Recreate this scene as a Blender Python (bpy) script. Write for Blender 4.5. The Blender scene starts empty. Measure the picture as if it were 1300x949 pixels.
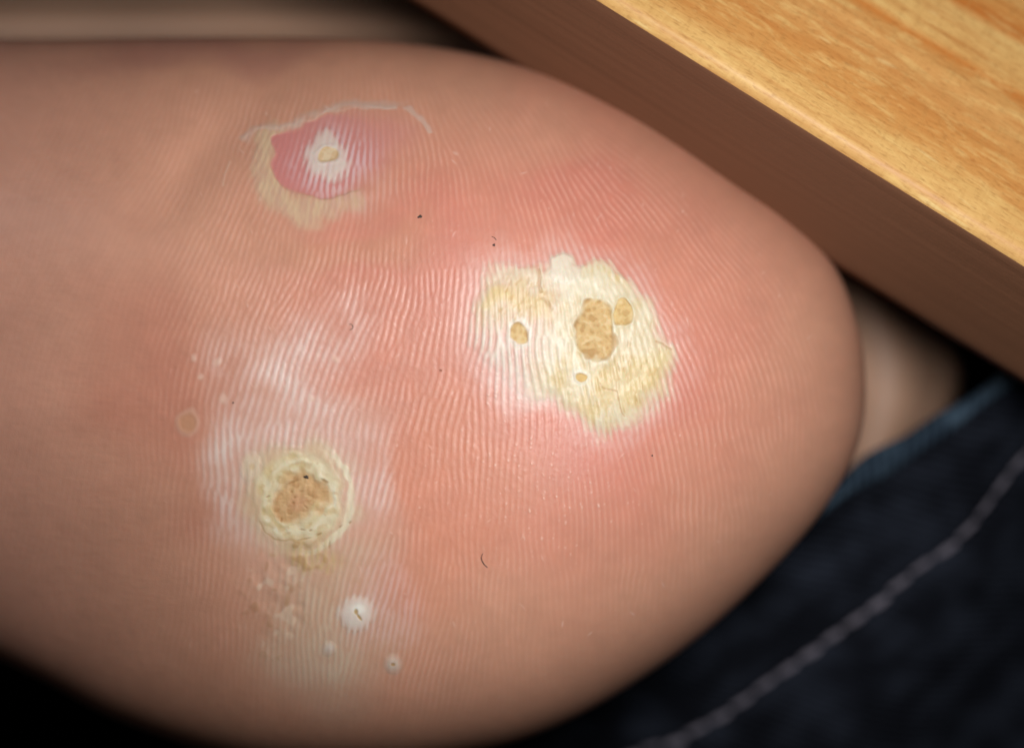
import bpy, math
import numpy as np

# ------------------------------------------------------------------ camera, world, lamps, exposure
scene = bpy.context.scene
K = 0.0862e-3            # metres per photo pixel in the plane of the heel
DCAM = 0.320             # camera to heel, metres

cam_d = bpy.data.cameras.new('camera')
cam = bpy.data.objects.new('camera', cam_d)
scene.collection.objects.link(cam)
cam.location = (0, -DCAM, 0)
cam.rotation_euler = (math.radians(90), 0, 0)
cam_d.sensor_width = 36.0
cam_d.lens = 36.0 * DCAM / (1300 * K)
cam_d.clip_start = 0.01
cam_d.clip_end = 20.0
cam_d.dof.use_dof = True
cam_d.dof.focus_distance = DCAM + 0.0035
cam_d.dof.aperture_fstop = 7.0
scene.camera = cam

world = bpy.data.worlds.new('World')
scene.world = world
world.use_nodes = True
wb = world.node_tree.nodes['Background']
wb.inputs[0].default_value = (0.55, 0.5, 0.48, 1)
wb.inputs[1].default_value = 0.012


def lamp(name, loc, target, size, power, colour=(1, 1, 1)):
    l = bpy.data.lights.new(name, 'AREA')
    l.shape = 'DISK'
    l.size = size
    l.energy = power
    l.color = colour
    o = bpy.data.objects.new(name, l)
    scene.collection.objects.link(o)
    o.location = loc
    from mathutils import Vector
    o.rotation_euler = (Vector(target) - Vector(loc)).to_track_quat('-Z', 'Y').to_euler()
    return o


# the flash: one head close to the lens on its upper right
lamp('flash_head', (0.042, -0.142, 0.024), (0.004, 0, -0.012), 0.050, 0.252, (1.0, 0.97, 0.94))
# a weak added fill lamp high on the left lifts the instep out of the dark
lamp('added_fill', (-0.16, -0.15, 0.15), (-0.02, 0.04, 0.03), 0.10, 0.050, (1.0, 0.96, 0.92))

scene.view_settings.view_transform = 'Standard'
scene.view_settings.look = 'None'
scene.view_settings.gamma = 1.0
scene.view_settings.use_curve_mapping = False
scene.view_settings.exposure = 0.0
scene.cycles.use_denoising = True
scene.cycles.max_bounces = 6

# ------------------------------------------------------------------ helpers
X0, Y0, MW, MH = -240, -70, 1620, 1080        # map window in photo pixels
rng = np.random.default_rng(7)
FX = np.fft.rfftfreq(MW)[None, :]
FY = np.fft.fftfreq(MH)[:, None]
GX, GY = np.meshgrid(np.arange(MW) + X0, np.arange(MH) + Y0)
GX = GX.astype(np.float64); GY = GY.astype(np.float64)


def noise(sig, sigy=None):
    """smooth gaussian noise, unit variance, correlation length sig pixels"""
    sigy = sig if sigy is None else sigy
    f = np.fft.rfft2(rng.standard_normal((MH, MW)))
    f *= np.exp(-2 * (np.pi ** 2) * ((FX * sig) ** 2 + (FY * sigy) ** 2))
    g = np.fft.irfft2(f, s=(MH, MW))
    return g / g.std()


def blur(a, sig):
    f = np.fft.rfft2(a) * np.exp(-2 * (np.pi ** 2) * sig * sig * (FX ** 2 + FY ** 2))
    return np.fft.irfft2(f, s=(MH, MW))


def sstep(a, b, x):
    t = np.clip((x - a) / (b - a), 0, 1)
    return t * t * (3 - 2 * t)


def lin(r, g, b):
    c = np.array([r, g, b]) / 255.0
    return np.where(c <= 0.04045, c / 12.92, ((c + 0.055) / 1.055) ** 2.4)


def spline(pts, n=12, closed=True):
    p = np.array(pts, float)
    N = len(p)
    out = []
    rngk = range(N) if closed else range(N - 1)
    for i in rngk:
        if closed:
            a, b, c, d = p[(i - 1) % N], p[i], p[(i + 1) % N], p[(i + 2) % N]
        else:
            a, b, c, d = p[max(i - 1, 0)], p[i], p[i + 1], p[min(i + 2, N - 1)]
        for k in range(n):
            t = k / n
            out.append(0.5 * ((2 * b) + (-a + c) * t + (2 * a - 5 * b + 4 * c - d) * t * t
                              + (-a + 3 * b - 3 * c + d) * t ** 3))
    if not closed:
        out.append(p[-1])
    return np.array(out)


def sdf_poly(pts, x, y):
    """signed distance, negative inside"""
    p = np.asarray(pts, float)
    d = np.full(x.shape, 1e18)
    ins = np.zeros(x.shape, bool)
    for i in range(len(p)):
        ax, ay = p[i]; bx, by = p[(i + 1) % len(p)]
        ex, ey = bx - ax, by - ay
        wx, wy = x - ax, y - ay
        t = np.clip((wx * ex + wy * ey) / (ex * ex + ey * ey + 1e-12), 0, 1)
        d = np.minimum(d, (wx - ex * t) ** 2 + (wy - ey * t) ** 2)
        c = ((ay > y) != (by > y))
        if ey != 0:
            ins ^= c & (x < ex * (y - ay) / ey + ax)
    d = np.sqrt(d)
    return np.where(ins, -d, d)


def dist_line(pts, x, y):
    p = np.asarray(pts, float)
    d = np.full(x.shape, 1e18)
    for i in range(len(p) - 1):
        ax, ay = p[i]; bx, by = p[i + 1]
        ex, ey = bx - ax, by - ay
        t = np.clip(((x - ax) * ex + (y - ay) * ey) / (ex * ex + ey * ey + 1e-12), 0, 1)
        d = np.minimum(d, (x - ax - ex * t) ** 2 + (y - ay - ey * t) ** 2)
    return np.sqrt(d)


def win(x0, y0, x1, y1):
    return (slice(int(y0 - Y0), int(y1 - Y0)), slice(int(x0 - X0), int(x1 - X0)))


def full_sdf(pts, m=70, wx=None, wy=None):
    p = np.asarray(pts)
    w = win(max(p[:, 0].min() - m, X0), max(p[:, 1].min() - m, Y0),
            min(p[:, 0].max() + m, X0 + MW), min(p[:, 1].max() + m, Y0 + MH))
    out = np.full((MH, MW), 999.0)
    xx = GX[w] if wx is None else GX[w] + wx[w]
    yy = GY[w] if wy is None else GY[w] + wy[w]
    out[w] = sdf_poly(p, xx, yy)
    return out


def full_line(pts, m=40, wx=None, wy=None):
    p = np.asarray(pts)
    w = win(max(p[:, 0].min() - m, X0), max(p[:, 1].min() - m, Y0),
            min(p[:, 0].max() + m, X0 + MW), min(p[:, 1].max() + m, Y0 + MH))
    out = np.full((MH, MW), 999.0)
    xx = GX[w] if wx is None else GX[w] + wx[w]
    yy = GY[w] if wy is None else GY[w] + wy[w]
    out[w] = dist_line(p, xx, yy)
    return out


def ell(cx, cy, rx, ry, rot=0.0, wx=0.0, wy=0.0):
    """normalised elliptic radius"""
    c, s = math.cos(math.radians(rot)), math.sin(math.radians(rot))
    dx, dy = GX + wx - cx, GY + wy - cy
    return np.sqrt(((dx * c + dy * s) / rx) ** 2 + ((-dx * s + dy * c) / ry) ** 2)


def sample(a, px, py):
    x = np.clip(px - X0, 0, MW - 1.001); y = np.clip(py - Y0, 0, MH - 1.001)
    i = x.astype(int); j = y.astype(int)
    fx = x - i; fy = y - j
    if a.ndim == 3:
        fx = fx[..., None]; fy = fy[..., None]
    return ((a[j, i] * (1 - fx) + a[j, i + 1] * fx) * (1 - fy)
            + (a[j + 1, i] * (1 - fx) + a[j + 1, i + 1] * fx) * fy)


def pos(px, py, d):
    """photo-pixel direction at depth d (mm behind the heel's front) -> metres"""
    f = K * (1 + d * 1e-3 / DCAM)
    return np.stack([(px - 650) * f, d * 1e-3, -(py - 474.5) * f], -1)


def build(name, verts, faces, mat, parent=None, cols=None, smooth=True):
    """one mesh object from numpy arrays; faces = list of index arrays (n,3) or (n,4)"""
    me = bpy.data.meshes.new(name)
    v = np.asarray(verts, np.float32).reshape(-1, 3)
    if not isinstance(faces, list):
        faces = [faces]
    faces = [np.asarray(f, np.int32) for f in faces if len(f)]
    nl = sum(f.size for f in faces); nf = sum(len(f) for f in faces)
    me.vertices.add(len(v)); me.vertices.foreach_set('co', v.ravel())
    me.loops.add(nl); me.loops.foreach_set('vertex_index', np.concatenate([f.ravel() for f in faces]))
    sizes = np.concatenate([np.full(len(f), f.shape[1], np.int32) for f in faces])
    starts = np.concatenate([[0], np.cumsum(sizes)[:-1]]).astype(np.int32)
    me.polygons.add(nf); me.polygons.foreach_set('loop_start', starts)
    me.update(calc_edges=True)
    me.polygons.foreach_set('use_smooth', np.full(nf, smooth))
    if cols is not None:
        at = me.color_attributes.new('pigment', 'FLOAT_COLOR', 'POINT')
        c = np.ones((len(v), 4), np.float32); c[:, :3] = cols
        at.data.foreach_set('color', c.ravel())
    me.validate()
    me.materials.append(mat)
    o = bpy.data.objects.new(name, me)
    scene.collection.objects.link(o)
    if parent is not None:
        o.parent = parent
    return o


def tag(o, label=None, cat=None, group=None, kind=None):
    if label: o['label'] = label
    if cat: o['category'] = cat
    if group: o['group'] = group
    if kind: o['kind'] = kind
    return o


def grid_faces(n, m, wrap=False):
    """quads of an n x m vertex grid; wrap closes the second axis"""
    i = np.arange(n - 1)[:, None]
    j = np.arange(m if wrap else m - 1)[None, :]
    j2 = (j + 1) % m
    return np.stack([i * m + j, i * m + j2, (i + 1) * m + j2, (i + 1) * m + j], -1).reshape(-1, 4)


# ------------------------------------------------------------------ materials
def new_mat(name):
    m = bpy.data.materials.new(name)
    m.use_nodes = True
    nt = m.node_tree
    return m, nt, nt.nodes['Principled BSDF']


def node(nt, kind, **kw):
    n = nt.nodes.new(kind)
    for k, v in kw.items():
        setattr(n, k, v)
    return n


def skin_material(name, rough, sss, spec, bump, grain):
    m, nt, b = new_mat(name)
    at = node(nt, 'ShaderNodeAttribute', attribute_name='pigment')
    tc = node(nt, 'ShaderNodeTexCoord')
    n1 = node(nt, 'ShaderNodeTexNoise')
    n1.inputs['Scale'].default_value = 5200; n1.inputs['Detail'].default_value = 3
    n2 = node(nt, 'ShaderNodeTexNoise')
    n2.inputs['Scale'].default_value = 420; n2.inputs['Detail'].default_value = 4
    nt.links.new(tc.outputs['Object'], n1.inputs['Vector'])
    nt.links.new(tc.outputs['Object'], n2.inputs['Vector'])
    mr = node(nt, 'ShaderNodeMapRange')
    mr.inputs['To Min'].default_value = 1 - grain; mr.inputs['To Max'].default_value = 1 + grain
    nt.links.new(n2.outputs['Fac'], mr.inputs['Value'])
    mul = node(nt, 'ShaderNodeMix', data_type='RGBA', blend_type='MULTIPLY')
    mul.inputs['Factor'].default_value = 1
    nt.links.new(at.outputs['Color'], mul.inputs['A'])
    nt.links.new(mr.outputs['Result'], mul.inputs['B'])
    nt.links.new(mul.outputs['Result'], b.inputs['Base Color'])
    bp = node(nt, 'ShaderNodeBump')
    bp.inputs['Strength'].default_value = bump
    bp.inputs['Distance'].default_value = 0.00004
    nt.links.new(n1.outputs['Fac'], bp.inputs['Height'])
    nt.links.new(bp.outputs['Normal'], b.inputs['Normal'])
    rr = node(nt, 'ShaderNodeMapRange')
    rr.inputs['To Min'].default_value = rough - 0.1; rr.inputs['To Max'].default_value = rough + 0.1
    nt.links.new(n1.outputs['Fac'], rr.inputs['Value'])
    nt.links.new(rr.outputs['Result'], b.inputs['Roughness'])
    b.inputs['Specular IOR Level'].default_value = spec
    b.inputs['Subsurface Weight'].default_value = sss
    b.inputs['Subsurface Radius'].default_value = (1.0, 0.35, 0.2)
    b.inputs['Subsurface Scale'].default_value = 0.0006
    return m


M_skin = skin_material('skin', 0.40, 0.22, 0.55, 0.45, 0.03)
M_callus = skin_material('hard_callus', 0.42, 0.22, 0.5, 0.6, 0.04)
M_core = skin_material('wart_core', 0.62, 0.15, 0.3, 0.8, 0.12)

# ------------------------------------------------------------------ the heel's shape
CX, CY = 560.0, 470.0
heel_outline = spline([
    (-2050, 330), (-1850, 160), (-1300, 60), (-700, 36), (-300, 42), (0, 50), (200, 48), (400, 48), (500, 53), (600, 68),
    (700, 94), (800, 138), (870, 181), (935, 228), (1000, 274), (1055, 330), (1086, 400), (1099, 480), (1092, 555),
    (1060, 625), (1000, 702), (900, 798), (800, 870), (700, 924), (600, 955), (450, 974), (300, 962),
    (150, 914), (50, 862), (-60, 814), (-250, 765), (-600, 680), (-1100, 650), (-1600, 610), (-1950, 490)], 14)
ankle_outline = spline([
    (-1900, 330), (-1700, 160), (-1200, 20), (-700, -12), (-300, -14), (0, -14), (250, -16), (480, -14), (570, 0), (640, 30),
    (720, 78), (800, 121), (870, 163), (935, 210), (1000, 254), (1062, 300), (1130, 350), (1200, 415), (1222, 470),
    (1195, 545), (1130, 630), (1040, 690), (940, 745), (850, 800), (740, 850), (640, 875), (450, 880), (300, 862),
    (150, 820), (50, 780), (-60, 740), (-250, 700), (-600, 650), (-1100, 620), (-1600, 560), (-1800, 470)], 14)
NT = 1600
TH = np.linspace(-math.pi, math.pi, NT, endpoint=False)


def polar(outline):
    d = outline - np.array([CX, CY])
    t = np.arctan2(d[:, 1], d[:, 0]); r = np.hypot(d[:, 0], d[:, 1])
    o = np.argsort(t)
    R = np.interp(TH, t[o], r[o], period=2 * math.pi)
    k = np.hanning(23); k /= k.sum()
    return np.convolve(np.concatenate([R[-11:], R, R[:11]]), k, 'valid')


R_heel = polar(heel_outline)
R_ank = polar(ankle_outline)
DMAX = 26.0


def heel_s(px, py):
    t = np.arctan2(py - CY, px - CX)
    return np.hypot(px - CX, py - CY) / np.interp(t, TH, R_heel, period=2 * math.pi)


def base_depth(px, py, s=None):
    """mm behind the most forward point of the heel pad"""
    if s is None:
        s = heel_s(px, py)
    s = np.clip(s, 0, 1)
    sn = (py - CY) / (np.hypot(px - CX, py - CY) + 1)
    pw = 2.7 + 2.0 * np.clip(sn, 0, 1) ** 2 * sstep(200, 520, px) - 0.7 * sstep(0.0, -0.8, sn) * sstep(620, 250, px) - 0.7 * sstep(0.1, 0.5, sn) * sstep(330, 60, px)
    d = DMAX * (1 - (1 - s ** pw) ** 0.5)
    d = d + 7.0 * sstep(330, -420, px)                         # the arch sinks away
    d = d + 0.9 * np.exp(-(((px - 255) * .75 + (py - 205) * .66) / 34) ** 2
                         - ((-(px - 255) * .66 + (py - 205) * .75) / 95) ** 2)   # shallow crease by the arch
    d = d + 0.6 * np.exp(-((px - 150) / 120) ** 2 - ((py - 60) / 30) ** 2)
    return d


# ------------------------------------------------------------------ skin ridges: oriented filtering of noise
ang = [(60, 300, 25), (60, 600, 12), (300, 350, 26), (420, 300, 17), (350, 480, 25), (480, 460, 21), (560, 430, 9),
       (560, 550, 1), (640, 480, -9), (700, 470, -8), (830, 360, -38), (800, 200, -52), (700, 130, -48), (600, 120, -38),
       (540, 190, -12), (430, 230, 5), (370, 220, 14), (900, 430, -18), (1000, 450, -12), (880, 540, -5), (1000, 600, 0), (900, 650, 4),
       (700, 620, 0), (800, 720, 5), (600, 700, 3), (450, 700, 12), (310, 620, -4), (250, 560, 0), (340, 700, 5),
       (400, 820, 5), (250, 800, 10), (960, 280, -42), (1040, 400, -26), (760, 520, -4), (740, 330, -25), (620, 330, -6),
       (520, 330, 8), (600, 250, -18), (420, 560, 14)]
ca = np.zeros((MH, MW)); sa = np.zeros((MH, MW))
for x, y, a in ang:
    w = np.exp(-((GX - x) ** 2 + (GY - y) ** 2) / (2 * 75.0 ** 2)) + 1e-7 / (1 + ((GX - x) ** 2 + (GY - y) ** 2) / 4e4)
    ca += w * math.cos(2 * math.radians(a)); sa += w * math.sin(2 * math.radians(a))
tilt = 0.5 * np.arctan2(sa, ca) + 0.05 * noise(45) + 0.05 * noise(18)
lam = 7.8 + 2.2 * np.exp(-((GX - 400) / 170) ** 2 - ((GY - 560) / 170) ** 2) \
    + 1.2 * np.exp(-((GX - 660) / 90) ** 2 - ((GY - 470) / 90) ** 2) \
    - 0.9 * sstep(760, 900, GX) * sstep(480, 300, GY)
NB, LB = 14, np.array([6.2, 7.6, 9.4])
tb = (tilt % math.pi) / math.pi * NB
f = rng.standard_normal((MH, MW))
for it in range(4):
    F = np.fft.rfft2(f)
    out = np.zeros((MH, MW))
    for bi in range(NB):
        dd = np.abs((tb - bi + NB / 2) % NB - NB / 2)
        wt = np.clip(1 - dd, 0, 1)
        if wt.max() <= 0:
            continue
        a = bi * math.pi / NB
        # ridge runs along (sin a, -cos a); its normal is (cos a, sin a)
        un = FX * math.cos(a) + FY * math.sin(a)
        ut = -FX * math.sin(a) + FY * math.cos(a)
        for li, L in enumerate(LB):
            wl = np.interp(lam, LB, np.eye(3)[li])
            if (wt * wl).max() < 1e-3:
                continue
            G = np.exp(-((np.abs(un) - 1 / L) / 0.022) ** 2 - (ut / 0.030) ** 2)
            out += wt * wl * np.fft.irfft2(F * G, s=(MH, MW))
    sd = np.sqrt(blur(out * out, 25)) + 1e-9
    f = np.tanh(1.3 * out / sd)
ridge = f                                       # about -1 .. 1, one ridge every 6 to 9 pixels
crest = sstep(-0.1, 0.9, ridge)

# ------------------------------------------------------------------ pigment and relief maps
n4, n4b, n10, n10b, n30, n30b, n80 = noise(4), noise(4), noise(10), noise(10), noise(30), noise(30), noise(80)
n2, n2b, n1 = noise(2), noise(2), noise(1.0)
wx = 2.6 * n10 + 1.3 * n4; wy = 2.6 * n10b + 1.3 * n4b

S = heel_s(GX, GY)
col = np.empty((MH, MW, 3))


def lay(rgb, w):
    w = np.clip(w, 0, 1)[..., None]
    col[:] = col * (1 - w) + lin(*rgb) * w


col[:] = lin(212, 157, 131)                                            # tan skin round the rim
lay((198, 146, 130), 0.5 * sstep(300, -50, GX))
e = ell(660, 440, 410, 360, 0, 14 * n30, 14 * n30b)
lay((213, 142, 121), sstep(1.05, 0.45, e))                               # pink weight-bearing pad
lay((215, 136, 119), 0.5 * sstep(1.0, 0.2, ell(560, 330, 230, 110, 20, 20 * n30, 20 * n30b)))
lay((215, 134, 119), 0.6 * sstep(1.0, 0.3, ell(750, 470, 180, 180, 0, 20 * n30, 20 * n30b)))
lay((211, 130, 116), 0.45 * sstep(1.0, 0.2, ell(720, 255, 150, 60, 25, 20 * n30, 20 * n30b)))
lay((216, 142, 112), 0.6 * sstep(1.0, 0.2, ell(560, 620, 150, 190, 0, 20 * n30, 20 * n30b)))
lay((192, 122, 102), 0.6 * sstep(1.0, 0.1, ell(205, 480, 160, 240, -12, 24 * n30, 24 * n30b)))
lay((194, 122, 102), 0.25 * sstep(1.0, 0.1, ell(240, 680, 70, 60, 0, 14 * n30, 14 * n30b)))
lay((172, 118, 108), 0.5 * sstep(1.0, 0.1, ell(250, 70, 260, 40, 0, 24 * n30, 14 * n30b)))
lay((203, 148, 118), 0.5 * sstep(1.0, 0.3, ell(430, 320, 150, 50, 0, 20 * n30, 20 * n30b)))
col *= (1 + 0.012 * n30 + 0.012 * n10 + 0.012 * n4)[..., None]

# how strong the ridges stand
r_amp = sstep(0.97, 0.72, S) * sstep(110, 330, GX) * (0.74 + 0.26 * np.tanh(1.2 * n30b + 0.6 * n10))
r_amp *= 1 - 0.65 * sstep(1.0, 0.3, ell(560, 290, 130, 70, 0))
r_amp *= 1 - 0.6 * sstep(650, 800, GY) * sstep(560, 640, GX)
r_amp = np.maximum(r_amp, 0.14 * sstep(1.0, 0.85, S))
ridge = ridge * (0.90 + 0.22 * np.clip(noise(1.8), -1.6, 1.6)) * (0.9 + 0.15 * np.tanh(n10))
crest = sstep(-0.1, 0.9, ridge)
H = 0.018 * ridge * r_amp                                               # mm
lay((238, 186, 168), 0.30 * sstep(0.0, 1.0, ridge) * r_amp)
lay((190, 104, 88), 0.10 * sstep(0.1, -0.9, ridge) * r_amp)

# keratin beads on the ridge tops; their glints are painted in as pale colour
bead = sstep(1.5, 2.5, noise(1.15)) * crest
spot = sstep(1.0, 0.2, ell(690, 620, 130, 90, 30)) + 0.7 * sstep(1.0, 0.3, ell(640, 490, 70, 70)) \
    + 0.35 * sstep(1.1, 0.4, ell(700, 480, 380, 300))
H += 0.042 * bead * np.clip(spot, 0, 1.2)
lay((242, 206, 190), 0.7 * bead * np.clip(spot + 0.05, 0, 1))
H += 0.003 * n2
# fine cross lines on the thin skin of the rim and the arch
H += 0.006 * noise(1.2, 5) * sstep(0.7, 0.95, S) + 0.005 * noise(5, 1.4) * sstep(350, 120, GX)

# ---- whitened, soaked ridges around the lesions
def white_ridges(w, rgb=(236, 216, 208), gap=(206, 140, 128), base=0.34, lift=0.02):
    w = np.clip(w, 0, 1)
    lay(gap, 0.35 * w)
    lay(rgb, w * (base + (0.9 - base) * sstep(-0.55, 0.7, ridge + 0.30 * n4)))
    H[:] = H + 0.6 * lift * w * (ridge + 0.4)


nz = 1 + 0.35 * np.tanh(n30) + 0.25 * n10
lay((228, 198, 180), 0.36 * sstep(1.05, 0.25, ell(370, 600, 150, 190, 8, 16 * n30, 16 * n30b)))
lay((208, 178, 148), 0.42 * sstep(1.0, 0.25, ell(395, 775, 120, 110, -8, 16 * n30, 16 * n30b)))
white_ridges(0.60 * nz * sstep(1.0, 0.35, ell(360, 520, 130, 90, 35, 12 * n30, 12 * n30b)))
white_ridges(0.74 * nz * sstep(1.0, 0.3, ell(300, 610, 66, 110, 12, 8 * n30, 8 * n30b)), (234, 222, 214))
white_ridges(0.45 * nz * sstep(1.0, 0.3, ell(420, 440, 90, 60, -30, 12 * n30, 12 * n30b)))
white_ridges(0.5 * nz * sstep(1.0, 0.4, ell(455, 600, 60, 90, 0, 12 * n30, 12 * n30b)))
white_ridges(0.85 * nz * sstep(1.05, 0.35, ell(398, 770, 125, 120, -8, 14 * n30, 14 * n30b)), (216, 192, 168), (188, 140, 116), 0.45)
white_ridges(0.55 * nz * sstep(1.0, 0.3, ell(480, 760, 70, 80, 0, 8 * n30, 8 * n30b)), (230, 196, 190), (206, 128, 120), 0.2)
lay((214, 190, 168), 0.22 * sstep(1.0, 0.3, ell(410, 860, 110, 70, 0, 12 * n30, 12 * n30b)))

r3 = np.random.default_rng(21)
for i in range(110):
    x, y = r3.uniform(240, 1040), r3.uniform(110, 840)
    a_, b__ = r3.uniform(0.9, 1.6), r3.uniform(1.5, 6.5)
    w = win(x - 14, y - 14, x + 14, y + 14)
    rt = math.radians(r3.uniform(-60, 60)); cc_, ss_ = math.cos(rt), math.sin(rt)
    dx, dy = GX[w] - x + 0.5 * wx[w], GY[w] - y + 0.5 * wy[w]
    z = sstep(1.2, 0.3, np.sqrt(((dx * cc_ + dy * ss_) / a_) ** 2 + ((-dx * ss_ + dy * cc_) / b__) ** 2)) * sstep(0.95, 0.85, S[w])
    H[w] += 0.02 * z
    k_ = (r3.uniform(.15, .5) * z)[..., None]
    col[w] = col[w] * (1 - k_) + lin(240, 206, 190) * k_

# ---- lesion A: the broad cream plaque right of centre
A_pts = spline([(601, 430), (604, 391), (614, 350), (640, 337), (680, 343), (696, 338), (699, 325), (712, 318), (724, 323),
                (732, 336), (752, 334), (781, 342), (806, 364), (824, 388), (838, 426), (855, 440), (852, 470),
                (842, 500), (820, 524), (790, 545), (765, 551), (746, 540), (727, 519), (700, 507), (664, 500), (623, 462)], 6)
dA = full_sdf(A_pts, 60, wx, wy)
halo = sstep(42, -8, dA + 5 * n10)
lay((232, 190, 180), 0.20 * sstep(40, -4, dA + 5 * n10) * (0.4 + 0.6 * sstep(760, 660, GX)))
white_ridges(0.5 * halo, (238, 208, 198), (212, 128, 116), 0.25)
lay((238, 216, 204), 0.55 * sstep(1.0, 0.3, ell(690, 478, 84, 62, 8, wx, wy)))
white_ridges(0.6 * sstep(1.0, 0.3, ell(660, 470, 78, 66, -20, wx, wy)), (238, 220, 212), (216, 150, 138), 0.2, 0.03)
soft = 6 + 12 * sstep(420, 500, GY) + 12 * sstep(660, 605, GX) + 8 * sstep(790, 840, GX)
mA = sstep(soft * 0.7, -soft, dA - 0.16 * soft * ridge)
right = sstep(668, 718, GX + 0.25 * (GY - 420) + 2.5 * n10)
top = sstep(432, 395, GY + 3 * n10)
cream = np.clip(np.maximum(right, 0.6 * top), 0, 1) * mA
fine = np.clip(0.5 + 0.5 * np.tanh(1.0 * noise(1.5, 6) + 0.45 * ridge + 0.5 * n4), 0, 1)
white_ridges(mA * (1 - 0.6 * cream), (230, 218, 204), (214, 160, 144), 0.30, 0.04)
H[:] = H * (1 - 0.6 * cream) + 0.6 * cream * blur(H, 6)
lay((222, 208, 172), 0.92 * cream)
lay((234, 226, 202), 0.6 * cream * fine)
lay((214, 188, 128), 0.55 * cream * (1 - fine) * sstep(-0.5, 1.2, n10))
for (cx, cy, rx, ry, rot, w) in [(655, 376, 42, 30, 20, .75), (826, 470, 34, 46, 0, .75), (800, 505, 40, 30, 0, .55), (745, 520, 34, 26, 30, .45),
                                 (775, 475, 46, 26, 0, .5), (690, 385, 22, 26, 0, .6), (632, 375, 16, 22, 0, .5)]:
    z = sstep(1.0, 0.2, ell(cx, cy, rx, ry, rot, 2 * wx, 2 * wy)) * mA
    lay((226, 200, 136), w * z * (0.55 + 0.45 * fine))
    lay((206, 166, 96), 0.45 * w * z * sstep(0.4, 1.6, n4))
lay((236, 228, 206), 0.7 * mA * sstep(1.0, 0.2, ell(735, 360, 66, 26, 10, wx, wy)))
lay((235, 226, 212), 0.6 * mA * sstep(1.0, 0.2, ell(700, 440, 34, 40, 0, wx, wy)) * (0.5 + 0.5 * crest))
lay((244, 236, 222), 0.7 * sstep(1.5, 1.15, ell(661, 421, 13, 15, 0, .6 * wx, .6 * wy)))
lay((243, 236, 220), 0.6 * sstep(1.9, 1.2, ell(737, 477, 8, 7, 0, .6 * wx, .6 * wy)))
H += 0.24 * sstep(14, -34, dA) * (0.35 + 0.65 * cream) + 0.05 * mA * n10 * 0.5
H += 0.09 * sstep(1.5, -1.5, dA) * sstep(372, 345, GY) * sstep(640, 690, GX)            # the lifted upper edge
H += 0.016 * cream * noise(1.8, 6) + 0.006 * cream * n2 + 0.02 * cream * n4 + 0.012 * cream * ridge
# chalky flap at the top, its crack and the fine splits
flap = sstep(3.5, -3.5, full_sdf(spline([(697, 352), (697, 336), (700, 325), (712, 318), (722, 321), (727, 331), (736, 336), (735, 350), (715, 358)], 6), 30, .8 * wx, .8 * wy))
H += 0.03 * flap; lay((232, 222, 204), 0.75 * flap)
for pts, wd, dp in [([(683, 343), (685, 352), (684, 362), (688, 370)], 1.5, .16), ([(764, 486), (776, 494), (783, 499), (786, 512), (791, 528)], 1.0, .06),
                    ([(690, 378), (697, 386), (702, 391)], 2.4, .06), ([(832, 432), (842, 436), (851, 444)], 1.6, .06)]:
    z = sstep(wd * 1.6, wd * 0.4, full_line(pts, 12, 0.5 * wx, 0.5 * wy))
    H -= 0.6 * dp * z; lay((186, 142, 94), 0.5 * z)
# little slits in the lower right
r2 = np.random.default_rng(3)
for i in range(46):
    x, y = r2.normal(808, 28), r2.normal(474, 22)
    L = r2.uniform(3, 9)
    z = sstep(1.0, 0.3, ell(x, y, r2.uniform(1.0, 1.9), L, r2.uniform(-14, 8))) * mA
    H -= 0.03 * z; lay((196, 156, 94), 0.42 * z)
for i in range(40):
    x, y = r2.normal(655, 24), r2.normal(372, 14)
    z = sstep(1.0, 0.3, ell(x, y, r2.uniform(1.2, 2.4), r2.uniform(3, 8), r2.uniform(10, 35))) * mA
    H -= 0.02 * z; lay((206, 166, 104), 0.35 * z)


def pitted(cx, cy, rx, ry, rot, rgb, dark, deep, rough, seed, rim=0.05, edge=0.26):
    """a rough wart core set in the callus; returns its mask"""
    q = ell(cx, cy, rx, ry, rot, (0.3 + 0.04 * rx) * wx, (0.3 + 0.04 * rx) * wy)
    m = sstep(1 + edge * 0.5, 1 - edge * 0.5, q)
    g = np.clip(0.7 * noise(1.5) + 0.6 * noise(3.0), -1.6, 1.9); g2 = noise(0.9)
    rough *= 0.9; deep *= 1.5; rim *= 1.0
    H[:] = H * (1 - 0.85 * m) + m * blur(H, 6) * 0.85
    H[:] = H + m * (-deep + 0.8 * rough * g + 0.25 * rough * g2) + rim * sstep(1.45, 1.1, q) * sstep(0.9, 1.1, q)
    lay(rgb, 0.94 * m)
    lay(dark, 0.55 * m * sstep(-0.1, -1.3, g))
    lay((234, 210, 164), 0.55 * m * sstep(0.2, 1.5, g))
    lay(dark, 0.5 * sstep(1.16, 1.02, q) * sstep(0.84, 0.98, q) * sstep(-0.8, 0.8, n4))
    return q


qA1 = pitted(757, 416, 26, 34, -12, (212, 178, 122), (172, 128, 74), 0.10, 0.075, 1)
qA2 = pitted(791, 395, 11.5, 18, -8, (220, 190, 130), (190, 150, 92), 0.07, 0.05, 2)
qA3 = pitted(661, 421, 12, 13.5, 0, (220, 190, 132), (196, 154, 98), 0.08, 0.03, 3)
qA4 = pitted(737, 477, 7.5, 6, 0, (220, 184, 116), (196, 150, 84), 0.06, 0.03, 4)

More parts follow.
